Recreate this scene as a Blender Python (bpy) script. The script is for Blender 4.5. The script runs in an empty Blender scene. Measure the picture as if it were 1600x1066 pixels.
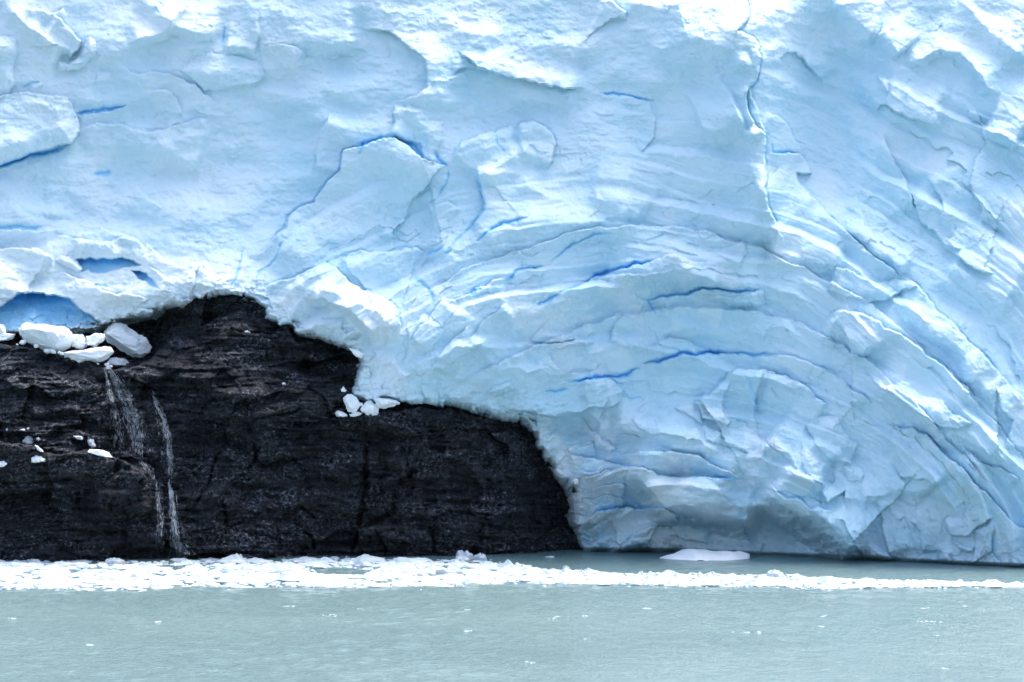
import bpy, bmesh, math, random
import numpy as np

# ------------------------------------------------------------------ camera, sky, sun
sc = bpy.context.scene
F = 4167.0                 # focal length in pixels of the 1600 wide frame
CAM_H = 18.0               # upper deck / walkway above the lake
PITCH = math.atan((570.0 - 533.0) / F)
cam_d = bpy.data.cameras.new('camera'); cam = bpy.data.objects.new('camera', cam_d)
sc.collection.objects.link(cam)
cam_d.sensor_width = 36.0; cam_d.lens = 36.0 * F / 1600.0
cam_d.clip_start = 1.0; cam_d.clip_end = 9000.0
cam.location = (0, 0, CAM_H); cam.rotation_euler = (math.pi / 2 + PITCH, 0, 0)
sc.camera = cam

SUN_EL, SUN_AZ = math.radians(65), math.radians(35)     # azimuth: right of straight ahead
world = bpy.data.worlds.new('World'); sc.world = world; world.use_nodes = True
wn = world.node_tree.nodes; wn.clear()
sky = wn.new('ShaderNodeTexSky'); sky.sky_type = 'NISHITA'; sky.sun_disc = False
sky.sun_elevation = SUN_EL; sky.sun_rotation = SUN_AZ
sky.air_density = 0.95; sky.dust_density = 8.0; sky.ozone_density = 1.0; sky.altitude = 200
bg = wn.new('ShaderNodeBackground'); bg.inputs['Strength'].default_value = 0.15
wo = wn.new('ShaderNodeOutputWorld')
world.node_tree.links.new(sky.outputs[0], bg.inputs[0]); world.node_tree.links.new(bg.outputs[0], wo.inputs[0])

sun_d = bpy.data.lights.new('sun', 'SUN'); sun_d.energy = 0.45; sun_d.angle = math.radians(22)
sun_d.color = (1.0, 0.985, 0.96)
sun = bpy.data.objects.new('sun', sun_d); sc.collection.objects.link(sun)
_sd = (math.sin(SUN_AZ) * math.cos(SUN_EL), math.cos(SUN_AZ) * math.cos(SUN_EL), math.sin(SUN_EL))
from mathutils import Vector, Matrix
sun.rotation_euler = Vector(_sd).to_track_quat('Z', 'Y').to_euler()

vs = sc.view_settings
vs.view_transform = 'Standard'; vs.look = 'None'; vs.gamma = 1.0; vs.use_curve_mapping = False
vs.exposure = 1.6
sc.render.engine = 'CYCLES'
sc.cycles.max_bounces = 8; sc.cycles.diffuse_bounces = 5; sc.cycles.glossy_bounces = 3
sc.cycles.use_denoising = True; sc.cycles.sample_clamp_indirect = 6.0
sc.cycles.use_adaptive_sampling = True; sc.cycles.adaptive_threshold = 0.02

rng = np.random.default_rng(11)
random.seed(11)
COL = sc.collection

# ------------------------------------------------------------------ projection helpers
cp, sp_ = math.cos(PITCH), math.sin(PITCH)
def ray(u, v):
    x = (np.asarray(u, float) - 800.0) / F; y = (533.0 - np.asarray(v, float)) / F
    return x, cp - y * sp_, sp_ + y * cp
def at(u, v, Y):
    """the point of the place that lies Y metres ahead and is seen at photo pixel (u, v)"""
    dx, dy, dz = ray(u, v); t = np.asarray(Y, float) / dy
    return dx * t, np.asarray(Y, float) + 0 * dx, CAM_H + dz * t
def water_Y(v):
    dx, dy, dz = ray(800.0, v); return -CAM_H / dz * dy

# ------------------------------------------------------------------ noise
_perm = {}
def perm(seed):
    if seed not in _perm:
        r = np.random.default_rng(1000 + seed)
        p = r.permutation(512); a = r.random(512) * 2 * np.pi
        _perm[seed] = (p.astype(np.int32), np.cos(a).astype(np.float32), np.sin(a).astype(np.float32), r.random((512, 6)).astype(np.float32))
    return _perm[seed]
def pn(x, y, seed=0):
    p, gx, gy, _ = perm(seed)
    xi = np.floor(x).astype(np.int32); yi = np.floor(y).astype(np.int32)
    xf = (x - xi).astype(np.float32); yf = (y - yi).astype(np.float32)
    uu = xf * xf * xf * (xf * (xf * 6 - 15) + 10); vv = yf * yf * yf * (yf * (yf * 6 - 15) + 10)
    def g(a, b, fx, fy):
        h = p[(p[(xi + a) & 511] + yi + b) & 511]
        return gx[h] * fx + gy[h] * fy
    n00 = g(0, 0, xf, yf); n10 = g(1, 0, xf - 1, yf); n01 = g(0, 1, xf, yf - 1); n11 = g(1, 1, xf - 1, yf - 1)
    a = n00 + uu * (n10 - n00); b = n01 + uu * (n11 - n01)
    return (a + vv * (b - a)) * 1.5
def fbm(x, y, seed=0, octv=4, gain=0.5, lac=2.03):
    s = 0; a = 1.0
    for i in range(octv):
        s = s + a * pn(x + 17.3 * i, y - 9.1 * i, seed + i); x = x * lac; y = y * lac; a *= gain
    return s
def ridged(x, y, seed=0, octv=4, gain=0.5):
    s = 0; a = 1.0
    for i in range(octv):
        s = s + a * (1 - 2 * np.abs(pn(x + 7.3 * i, y - 3.1 * i, seed + i))); x = x * 2.1; y = y * 2.1; a *= gain
    return s
def facets(x, y, seed=0, tilt=1.0, jit=0.9):
    """chipped plates: every Voronoi cell is a tilted plane with its own offset"""
    p, _, _, rr = perm(seed)
    xi = np.floor(x).astype(np.int32); yi = np.floor(y).astype(np.int32)
    best = np.full(x.shape, 1e9, np.float32); out = np.zeros(x.shape, np.float32)
    for a in (-1, 0, 1):
        for b in (-1, 0, 1):
            cx = xi + a; cy = yi + b
            h = p[(p[cx & 511] + cy) & 511]; r = rr[h]
            dx = (x - cx - 0.5 - jit * (r[..., 0] - 0.5)).astype(np.float32); dy = (y - cy - 0.5 - jit * (r[..., 1] - 0.5)).astype(np.float32)
            d = dx * dx + dy * dy
            val = (r[..., 2] - 0.5) + tilt * ((r[..., 3] - 0.5) * dx * 2 + (r[..., 4] - 0.5) * dy * 2)
            m = d < best
            best = np.where(m, d, best); out = np.where(m, val, out)
    return out
def sstep(a, b, x):
    t = np.clip((x - a) / (b - a), 0, 1); return t * t * (3 - 2 * t)

# ------------------------------------------------------------------ traced relief: lines of the ice and rock
TILE = {'A1': (0, 0), 'A2': (400, 0), 'A3': (800, 0), 'A4': (1200, 0), 'B1': (0, 267), 'B2': (400, 267), 'B3': (800, 267), 'B4': (1200, 267),
        'C2': (400, 434), 'C3': (800, 500), 'C4': (1200, 500), 'D1': (0, 640), 'D2': (400, 640), 'D3': (800, 640), 'D4': (1200, 640)}
def parse(text):
    out = []
    for ln in text.strip().splitlines():
        ln = ln.strip()
        if not ln or ln[0] == '#': continue
        head, pts = ln.split('|'); head = head.split()
        P = np.array([[float(q) for q in s.split(',')] for s in pts.split()])
        if head[1] != 'G': P = np.array(TILE[head[1]]) + P / 3.9925
        out.append((head[0], head[2:], P))
    return out
def poly_dist(U, V, P):
    """distance, signed side (positive = right hand of travel, below for a line drawn rightwards), position along the line 0..1"""
    seg = np.diff(P, axis=0); L = np.hypot(seg[:, 0], seg[:, 1]); tot = L.sum(); acc = np.concatenate([[0], np.cumsum(L)])
    best = np.full(U.shape, 1e9, np.float32); S = np.zeros(U.shape, np.float32); T = np.zeros(U.shape, np.float32); key = best.copy()
    for i in range(len(seg)):
        if L[i] < 1e-6: continue
        ax = U - P[i, 0]; ay = V - P[i, 1]; ex, ey = seg[i] / L[i]
        t = np.clip(ax * ex + ay * ey, 0, L[i]); px = ax - t * ex; py = ay - t * ey
        d = np.hypot(px, py); cr = ex * ay - ey * ax
        k = d - 1e-3 * np.abs(cr); m = k < key
        key = np.where(m, k, key); best = np.where(m, d, best); S = np.where(m, np.sign(cr), S); T = np.where(m, (acc[i] + t) / tot, T)
    return best, S, T
def poly_inside(U, V, P):
    ins = np.zeros(U.shape, bool); n = len(P)
    for i in range(n):
        x0, y0 = P[i]; x1, y1 = P[(i + 1) % n]
        c = ((y0 > V) != (y1 > V))
        if y0 != y1: ins ^= c & (U < (x1 - x0) * (V - y0) / (y1 - y0) + x0)
    return ins
def relief(U, V, Uw, Vw, feats, du, u0, v0, w=1.7, ck=.25):
    """adds every traced line to a height sheet (metres towards the viewer); returns height and blue-ice amount"""
    H = np.zeros(U.shape, np.float32); BL = np.zeros(U.shape, np.float32)
    nv, nu = U.shape
    for kind, a, P in feats:
        if kind in 'SR': reach = 2.6 * max(float(a[2]), 4.0 if kind == 'S' else float(a[1]))
        elif kind == 'C': reach = 4 * float(a[1])
        elif kind == 'B': reach = 1.3 * max(float(a[1]), float(a[2]))
        else: reach = 12
        reach += 10
        lo = P.min(0) - reach; hi = P.max(0) + reach
        i0 = max(0, int((lo[0] - u0) / du)); i1 = min(nu, int((hi[0] - u0) / du) + 2)
        j0 = max(0, int((lo[1] - v0) / du)); j1 = min(nv, int((hi[1] - v0) / du) + 2)
        if i1 <= i0 or j1 <= j0: continue
        sl = (slice(j0, j1), slice(i0, i1)); u = Uw[sl]; v = Vw[sl]
        if kind == 'S':
            h, L, g = float(a[1]), float(a[2]), float(a[3]) if len(a) > 3 else 0.0
            d, s, t = poly_dist(u, v, P); s = s * d * (1 if a[0] == 'r' else -1)
            tp = sstep(0, .14, t) * sstep(0, .14, 1 - t)
            rampw = w
            if a[0] == 'l' and len(a) == 3: rampw = .5 * L; h *= 1.35       # underside of a roll: a broad face turned down
            f = np.where(s > 0, np.exp(-(np.maximum(s, 0) / L) ** 1.5), np.clip(1 + s / rampw, 0, 1) if rampw > w else sstep(-w, 0, s))
            gr = np.where(s > 0, 0, np.exp(-((s + 2.0) / 2.0) ** 2))
            H[sl] += tp * (h * f - .3 * g * gr)
            BL[sl] += tp * np.exp(-((s + 1.6) / 1.7) ** 2) * min(.5, .9 * g)
        elif kind == 'R':
            h, w1, w2 = float(a[0]), float(a[1]), float(a[2])
            d, s, t = poly_dist(u, v, P); tp = sstep(0, .2, t) * sstep(0, .2, 1 - t)
            ww = np.where(s > 0, w2, w1)
            H[sl] += tp * h * np.exp(-(np.sqrt(d * d + 4) - 2) / ww)
        elif kind == 'C':
            h, wd = float(a[0]), float(a[1])
            d, s, t = poly_dist(u, v, P); tp = np.minimum(1, 1.6 * np.sin(np.pi * np.clip(t, 0.001, .999)) ** 0.7) * (t > 0) * (t < 1)
            q = (d / (wd * .5 * (0.35 + 0.65 * tp))) ** 2
            H[sl] -= ck * h * tp * np.exp(-q)
            BL[sl] += tp * (min(.95, .25 + .55 * h) * np.exp(-q * 1.1) + .16 * np.exp(-q * .06))
        elif kind == 'B':
            h, ru, rv, ang = [float(q) for q in a]
            c = P[0]; ca, sa = math.cos(ang), math.sin(ang); dx = u - c[0]; dy = v - c[1]
            q = ((dx * ca + dy * sa) / ru) ** 2 + ((-dx * sa + dy * ca) / rv) ** 2
            H[sl] += h * np.maximum(0, 1 - q) ** 1.3
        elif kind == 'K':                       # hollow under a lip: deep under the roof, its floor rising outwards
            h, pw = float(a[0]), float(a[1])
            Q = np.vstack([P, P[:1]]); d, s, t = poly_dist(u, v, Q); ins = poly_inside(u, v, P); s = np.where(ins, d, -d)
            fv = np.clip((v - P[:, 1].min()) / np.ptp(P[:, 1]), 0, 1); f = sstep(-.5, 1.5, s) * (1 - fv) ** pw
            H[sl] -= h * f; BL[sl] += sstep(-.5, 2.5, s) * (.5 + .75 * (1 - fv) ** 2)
        elif kind == 'P':
            h, soft = float(a[0]), float(a[1])
            Q = np.vstack([P, P[:1]])
            d, s, t = poly_dist(u, v, Q); ins = poly_inside(u, v, P)
            s = np.where(ins, d, -d)
            f = sstep(-1.0, 1.0, s) * (0.55 + 0.45 * sstep(0, soft, s))
            H[sl] += h * f
            if h < -1: BL[sl] += 0.75 * sstep(-1, 3, s)
    return H, BL

ICE = parse('''
R A1 1.6 14 34 | 0,40 100,90 200,180 320,270 440,340
S A1 r 1.0 14 .2 | 150,60 260,60 330,85 415,55
S A1 r 1.3 40 .3 | 330,90 440,180 495,260 480,320 430,380
P A1 1.1 10 | 550,235 590,270 585,340 530,410 450,440 370,420 370,385 440,400 500,350 525,280
P A1 1.0 14 | -80,250 0,245 40,235 100,260 120,330 95,420 100,500 70,590 0,620 -80,620
C A1 .5 4 | 140,550 180,525 250,500
P A1 .5 6 | 190,580 205,545 250,510 255,535 220,590
P A1 2.2 30 | -300,640 0,610 100,590 170,580 270,600 410,615 440,670 480,740 500,800 455,900 330,920 180,970 0,1020 -300,1080
C A1 1.8 6 | -200,1075 0,1025 100,1000 200,970 330,945 455,905
C A1 1.0 4 | 450,712 560,700 650,690 790,665
S A1 r .6 18 .2 | 470,722 600,717 700,700 800,668
S A1 r .8 30 | 490,790 620,775 760,780 850,810 920,840
S A1 r .6 24 .3 | 860,795 930,830 1000,828 1100,800 1200,760 1300,735
P A1 .7 24 | 1130,430 1180,370 1300,340 1450,345 1597,380 1640,470 1597,520 1400,555 1280,560 1200,510
S A1 r .6 26 .2 | 740,400 860,470 960,465 1060,465 1140,500 1220,540 1300,590 1380,620
S A1 r .4 26 .1 | 930,575 1050,570 1110,610 1135,680 1120,740
S A1 l .9 30 | 790,270 900,240 1000,200 1080,160 1180,210 1380,200
S A1 l .7 30 | 1390,280 1500,300 1620,305
S A1 l .7 40 | 840,-10 960,50 1050,110 1110,150
C A1 .4 3 | 960,30 965,55 1000,80
C A1 .5 3.5 | 1400,160 1390,210 1385,270
S A1 l .7 40 | 960,880 1060,950 1150,985 1270,1015
S A1 r .3 16 | 580,460 640,460 700,472
C B1 .8 7 | 580,10 640,14 710,4
S A2 l 1.0 60 .15 | 640,170 800,195 900,240 990,310 1060,380 1085,450 1075,540 1000,600 870,655
S A2 l 1.0 50 | -10,315 60,280 150,260 300,250 480,270 670,235
S A2 r .45 40 .1 | 50,340 100,285 180,275 260,300 310,350
S A2 l .4 30 | 0,430 120,435 250,410 310,405
S G l 1.1 50 .2 | 712,76 750,105 775,114 800,119 838,130 875,136 915,139
S A2 l .4 15 .2 | 1245,465 1300,435 1380,430 1480,452
S A2 r .3 16 | 1090,505 1200,490 1340,463
S A2 l .8 40 .25 | 875,660 860,760 830,850
P A2 .6 14 | 870,700 960,660 1040,700 1080,760 1150,760 1150,900 1130,1010 1060,990 1020,890 920,880 850,850
C A2 .8 5 | 920,885 990,905 1045,975
C A2 .7 5 | 1125,930 1160,1000 1195,1035
C A2 .5 4.5 | 640,900 690,880 760,868 850,845
C A2 .6 4 | 650,980 658,930 680,880
S G r 1.5 110 .6 | 400,402 422,383 446,358 448,340 460,332 490,317 500,302 530,267 534,250 540,236 555,232 566,229 580,222 600,220 615,218 638,228 658,245 673,250 695,256 700,270
S A2 l .8 30 .2 | 470,720 410,850 370,950 350,1075
S A2 r .8 60 .25 | 1200,1010 1220,980 1290,890 1420,840 1500,820 1610,785
C A2 .3 3 | 1500,820 1510,900 1565,965
S A3 r 1.1 50 .3 | -20,805 60,775 130,775 200,805 250,850 270,900 250,980 205,1060
R G .9 8 22 | 745,282 770,262 800,245 835,226
C A3 .8 4 | 530,578 650,600 760,610 890,627
S A3 r .3 20 | 540,585 650,605 760,615 890,630
R A3 1.1 34 34 | 820,270 960,300 1050,270 1180,235 1280,290 1380,330 1490,345
R A3 1.1 30 40 | 680,-10 800,40 900,60 1050,20 1120,5
S A3 r .9 40 .3 | 560,-10 660,40 710,80 705,125
S G r 3.8 60 .5 | 1168,-40 1167,0 1167,25 1154,50 1176,58 1184,68 1190,90 1186,115 1173,133 1166,145 1168,175 1180,195 1196,212 1198,260 1197,290 1200,325 1212,355 1232,384
S A3 r .7 20 .2 | 1480,520 1500,600 1550,700 1560,800 1590,850
S A3 l 1.0 60 | 1210,850 1330,780 1440,730
B G .8 16 15 0 | 1175,208
B G 1.0 20 18 .3 | 1158,98
S A3 r .25 30 | 850,640 890,760 870,880 790,955
S A3 l .35 30 | -20,585 200,630 410,660
S A4 l 1.1 50 | 465,-20 500,80 560,140 620,175 700,205
S A4 l .9 30 | 700,180 760,260 825,345
S A4 l .9 24 | 840,365 960,370 1080,300 1180,330 1270,400 1340,470 1365,530 1335,620
R A4 1.8 50 36 | 1150,-40 1300,100 1400,200 1500,260 1620,420
S A4 l .6 40 .2 | 85,430 75,360 110,325 180,330 230,380 280,450 325,525
B G .6 18 12 .4 | 1310,69
P A4 .9 7 | 670,480 750,500 740,590 690,560
S A4 l 1.0 50 .15 | 650,690 700,650 740,655 800,700 900,730 1000,770 1090,795
R A4 .5 16 16 | 830,575 930,570 1000,580 1095,640
S G r .7 60 .2 | 1374,208 1388,233 1398,250 1405,267 1413,287 1418,305 1432,325
P A4 .8 6 | 1260,700 1300,700 1340,780 1260,740
S G l .8 60 .2 | 1532,192 1545,225 1526,250 1519,270 1516,290 1533,317 1536,332 1525,352
S A4 l .9 40 | 1360,765 1450,810 1570,875
S A4 r .9 40 .3 | -15,690 110,770 160,880 245,925
C A4 .5 4 | 5,890 40,940 180,945
S G r .8 50 .3 | 1200,238 1245,239 1260,253 1270,270 1240,272 1245,285 1262,297 1288,317
R A4 .35 14 14 | -10,480 100,510 200,600 390,610
S B4 r .9 60 .35 | 180,85 260,140 330,210 400,300 500,390 600,480 700,555 800,655 850,690
S B4 l .6 40 | 440,300 600,420 750,540 860,650
S B4 r 1.0 60 .4 | 860,650 920,710 1020,820 1140,950 1250,1065 1350,1160 1450,1260
S B4 r .6 40 .15 | 535,140 580,250 600,340 700,450 810,540
S B4 l .5 40 .1 | 1000,40 1090,200 1090,270 1045,330
S B4 l .7 60 .15 | 850,110 930,210 960,330 1080,430 1200,540 1330,640 1420,640
S B4 l .7 60 | 1080,590 1250,700 1400,800 1550,850
S B4 l .5 30 | 1180,480 1190,430 1150,400
S B4 l .8 40 | -30,490 150,530 300,560 480,595
P B4 1.0 26 | 430,600 520,640 700,690 880,690 920,720 760,790 620,830 480,790 370,730
S G r 1.2 80 .35 | 1284,513 1291,503 1300,492 1318,485 1350,492 1373,502 1383,512 1400,517 1408,523 1430,538 1460,563 1488,585 1520,618 1540,630
S C4 l 1.0 46 | 340,30 400,80 480,100 560,170 595,240
S G l .9 36 | 1398,465 1425,492 1465,525 1478,528 1500,550 1525,592 1562,632
S C4 r .6 50 .3 | 1300,170 1420,300 1540,440 1620,520
S C4 r .7 50 .35 | -60,225 130,225 240,260 350,300 500,400 600,470 660,540
S C4 r .9 60 .4 | -40,320 110,350 200,410 300,480 410,550
P C4 .9 24 | 740,400 860,380 920,450 1100,520 1150,570 1270,640 1180,690 1060,660 900,570 820,500 740,430
P C4 .5 8 | 610,330 690,370 730,420 690,420
S C4 l 1.0 50 | 610,340 720,430 840,520 960,620 1060,680 1180,720 1300,800 1450,870 1490,820
S G r 1.0 80 .4 | 1372,658 1408,670 1430,670 1463,693 1488,723 1513,743 1540,775 1570,807 1600,826 1680,850
S C4 l .5 40 .1 | 1440,400 1450,560 1535,620 1500,720 1480,840
S C4 r .7 30 .15 | 1230,835 1350,900 1450,930 1570,990
P C4 .8 20 | 240,660 340,610 430,620 500,710 545,780 520,900 400,880 300,780
P C4 .7 14 | 205,870 215,750 260,830 350,930 330,1020 240,960
P C4 .7 12 | -30,725 60,750 140,820 180,920 150,900 50,820
S C4 l 1.1 60 | -60,750 100,880 200,970 330,1060
S C4 l .5 60 .15 | 795,770 810,920 830,970 980,1000 1070,1070
P C4 .5 12 | 470,920 520,890 600,930 580,1010 500,1000
S D4 l .8 30 .1 | 310,490 370,580 440,540 495,515 490,600
S D4 l .7 40 | 560,550 720,530 820,490 930,510 970,570
S D4 r .6 30 .35 | -20,450 130,560 190,550 250,610 300,595 410,635
S G l 2.2 70 | 1190,760 1238,798 1275,822 1305,840 1325,862 1344,875
P D4 .7 12 | 460,690 520,710 590,740 660,800 720,880 760,940 600,935 540,850
R D4 .7 12 20 | 400,620 480,720 540,850 590,940
P D4 .7 10 | 1150,810 1280,850 1270,880 1200,870
P D4 .7 20 | 1290,740 1390,710 1420,760 1410,900 1260,950 1300,820
P D4 .5 8 | 1060,940 1100,880 1150,900 1140,960 1080,960
C D4 .5 4 | 1420,800 1410,900 1450,980
S D4 l .7 30 .25 | 1115,670 1130,780 1220,780 1310,720 1410,680
S D4 l .5 40 .1 | 690,560 720,700 740,850 770,950
S D4 l .4 30 .1 | 880,680 960,760 960,900
C C3 1.4 4.5 | 340,390 430,390 500,365 600,350 700,330 820,303
C C3 1.6 5 | 830,275 930,235 1050,215 1200,210 1375,205
C C3 .7 3.5 | 1350,205 1480,220 1610,213
C C3 .9 4 | 205,438 280,434 355,428
S C3 r .9 50 .1 | 400,400 500,380 600,365 690,400 730,470
S C3 r .8 60 .1 | 820,285 1000,238 1200,220 1380,217 1500,235 1650,240
C C3 .4 3 | 610,350 680,400 720,460 750,485 790,470 825,505
S C3 l 1.1 40 .2 | -10,560 130,590 250,615 400,590 480,560 640,530 710,475
B G -1.6 42 24 .1 | 898,668
P C3 .7 16 | 760,620 850,620 940,660 1060,665 1180,690 1190,745 1100,740 960,715 830,695 790,665
P C3 .6 16 | 1020,540 1130,530 1190,600 1195,660 1100,590
S C3 r 1.0 80 .3 | 1150,520 1145,490 1220,480 1300,400 1380,335 1430,315 1560,310 1610,335
S C3 l .9 50 .1 | 1140,480 1200,600 1340,660 1355,630
P C3 .7 14 | 1200,650 1330,720 1460,800 1470,830 1350,790 1230,740
S C3 r .6 40 | 1345,630 1430,650 1500,700 1620,800
C C3 .35 3.5 | 1420,320 1490,390 1520,480 1520,590
S C3 r .6 14 .15 | -20,120 120,160 250,150 380,130 520,122
S C3 r .5 30 .1 | 220,200 290,290 350,330 540,332
P C3 .6 16 | 120,80 180,30 270,60 380,110 300,135 120,135
P C3 .45 10 | 330,150 400,125 510,125 470,155 380,160 240,190
S C3 r .5 40 .2 | 610,150 620,120 640,40 730,-40
R C3 .5 12 20 | 690,175 850,110 900,90 1050,70 1210,25
S C3 r .5 30 .1 | 830,200 950,130 1100,130 1200,195
P D3 .8 14 | 430,50 470,100 600,200 655,250 600,260 520,230 480,120
S D3 r .35 20 | 600,185 700,165 840,172
S D3 r .9 50 .25 | 620,275 760,275 900,270 1020,268 1100,275 1200,310 1300,370 1440,435
S D3 r 1.1 60 .4 | 310,260 450,310 560,320 660,340 770,360 900,395 1100,420 1250,430 1440,432
C D3 .4 3 | 1235,440 1290,420 1340,432 1440,432
S D3 r .7 40 .25 | 460,440 560,380 700,360 740,365
S D3 l 2.2 60 | 680,385 800,440 880,520 920,590 950,610 1060,590 1200,620 1350,670 1450,700 1580,730
C D3 .3 3.5 | 500,645 600,632 720,620 760,610 930,620
S D3 r 1.0 60 .25 | 410,740 520,650 720,622 960,630 1010,650 1035,740
S D3 l .6 30 .25 | 1040,715 960,740 860,740 760,770 720,830 680,870
C D3 .4 4 | 405,785 490,800 465,860
S D3 r .5 25 .3 | 400,565 500,580 600,540 700,570 730,600
S D3 r .5 25 .3 | 390,500 480,520 560,480 650,455 760,500
S D3 r .4 20 .2 | 470,600 560,610 640,585
S D3 r .4 20 .2 | 380,380 460,400 540,370
S D3 r .5 24 .25 | 330,240 440,200 520,190
S D3 l .8 24 | 440,850 500,880 640,883 720,850 800,838 900,880 1010,892
C D3 .3 3 | 1285,470 1330,530 1390,600
S D3 r .5 30 .2 | 1440,740 1480,820 1580,840
S D3 l .4 30 .2 | 1000,770 1100,800 1220,850
S B1 r 1.1 40 .15 | 340,405 500,425 620,450 690,455 760,420 890,460 900,490 910,455 980,490 1030,560 1110,610 1170,620 1200,580 1250,590 1320,680
S B1 r .9 30 | 420,395 600,380 640,355 740,400 890,455
C B1 .6 6 | -100,345 0,345 150,355 270,350
S B1 r .5 15 | -60,375 200,380 350,373
S B1 r 1.4 50 | -200,520 0,500 100,495 230,495 300,520 345,560
P B1 .7 10 | 340,560 380,530 450,545 520,600 490,615 390,605
K B1 .9 .6 | 480,552 560,543 700,543 790,553 875,597 780,612 680,632 600,640 560,615 510,615 515,590
K B1 .7 .6 | 810,635 880,635 940,660 1000,730 940,715 860,680
S B1 r .6 30 .15 | 340,645 480,660 560,690 640,750 740,770 850,790 940,802
S B1 r .5 20 .15 | 930,600 1000,640 1040,680 1090,695
C B1 .35 3 | 590,722 690,715
K B1 1.9 .7 | -400,900 -200,830 0,845 60,800 100,760 160,765 260,765 350,770 430,810 500,870 560,890 625,935 560,990 430,1010 100,1060 -400,1060
C B1 .45 3.5 | 1515,480 1490,600 1435,730
C B2 .5 3.5 | 180,440 150,500 80,580 -10,670
S B1 r .4 30 .1 | 840,90 950,200 1010,235
R B1 .6 20 20 | 320,300 340,150 350,90
S B2 l 1.3 26 | 300,795 420,795 560,850 640,920 720,990 790,1060
S B2 r 1.3 60 .4 | 40,740 150,690 250,650 350,600 420,580 500,610 570,670 590,710 660,740 700,750 800,800 860,860 910,960 900,1080
R B2 .8 14 14 | 300,770 450,745 560,780 700,850 800,900 880,1020
S B2 r .9 50 .3 | 500,600 540,550 650,500 820,505 1000,490 1070,535
S B2 l .6 20 | 730,860 800,950 830,1080
P B2 .5 10 | 440,930 530,920 530,960 440,1000 300,1000 320,940
C B2 .5 6 | 960,650 1000,690 1070,720 1090,800 1100,860
S B2 l .7 60 .35 | 1165,790 1130,850 1090,910 1050,960 970,1080
S B2 r .8 60 .25 | 1165,800 1240,800 1330,780 1390,730 1550,680
C B2 .7 4.5 | 1330,780 1360,755 1395,733
C G 1.1 4.5 | 786,441 800,428 825,420 851,414
C B2 .7 4.5 | 1065,535 1120,490 1185,458
C G .5 3.5 | 698,393 710,377 732,357 750,334 758,317 751,302 750,282 748,265
S G r .7 50 .15 | 732,360 750,334 758,317 751,302 750,282 748,262
C B2 .7 4 | 1190,505 1240,475
C G 1.0 4.5 | 742,376 760,362 783,353 800,349 826,341
C B2 .6 4 | 1195,-20 1190,60 1120,160
B G -1.8 150 46 .12 | 1185,836
B G -3.0 105 190 .25 | 1285,165
B G .5 13 13 0 | 603,364
S B2 r .5 24 .1 | 1070,235 1200,205 1270,255
S C2 l .5 60 .2 | 1330,300 1250,370 1150,480 1100,580
S C2 l .4 40 .15 | 1570,150 1450,250 1350,360 1290,420
S C2 l .4 40 .12 | 1060,210 980,330 950,450 900,560
P C2 .5 12 | 1420,720 1480,670 1597,640 1597,690 1480,740
R C2 .5 10 20 | 740,560 830,530 900,600 990,640
C B3 .8 3.5 | 230,577 330,500 430,440 520,400 640,378
C B3 1.4 5 | 440,698 560,650 680,605 880,543
C B3 1.0 4.5 | 145,838 200,810 300,763
C B3 .5 3.5 | 290,748 450,697
S B3 r .9 50 .1 | 280,775 450,702 600,652 750,592 900,552 960,537 1080,557 1250,580
R B3 .7 14 14 | 1000,630 1080,620 1150,650 1240,680 1310,705
S B3 r .5 40 | 590,655 850,632 1020,632
C B3 .7 4.5 | 740,765 850,800 950,780 1150,750 1250,745 1330,740 1480,750 1580,745
S B3 r .7 40 .1 | 850,806 950,786 1150,756 1250,750 1480,756 1580,750
C B3 .6 4 | 850,795 870,860 905,915
P B3 .5 12 | 1190,790 1300,780 1570,760 1570,830 1400,835
R B3 .6 24 24 | -10,475 150,430 300,380 450,330 620,300 830,295
S B3 l .6 50 | 470,170 650,190 760,240 840,295
R B3 .6 30 24 | 900,80 1100,190 1250,250 1450,310 1610,390
S B3 r .5 40 .15 | 1440,440 1455,510 1415,595
S B3 l 1.0 50 | 590,650 850,632 1020,632 1150,660 1300,705 1580,738
S C3 l 1.0 44 | 600,690 790,690 960,720 1100,745 1190,750 1310,840
S D3 l .8 50 | 680,285 900,300 1100,300 1250,350 1440,440
S G l 1.1 80 | 660,404 700,397 750,377 800,362 850,350 900,345 950,343 1010,340
S G r .8 70 .1 | 590,560 650,470 720,425 800,395 900,362 1000,350 1100,362 1200,395 1300,440 1400,505 1480,580 1560,670 1660,790
S G l .6 70 | 630,620 720,560 800,500 900,462 1000,438 1100,432 1200,448 1300,495
S G r .7 60 .1 | 680,610 800,560 880,520 960,495 1060,480 1160,482 1260,510 1350,560 1430,630 1500,710 1600,810
S G l .7 60 | 1000,690 1100,705 1200,750 1290,810 1360,880
R B3 .5 18 22 | 60,20 120,100 220,150 330,180
''')
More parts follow.
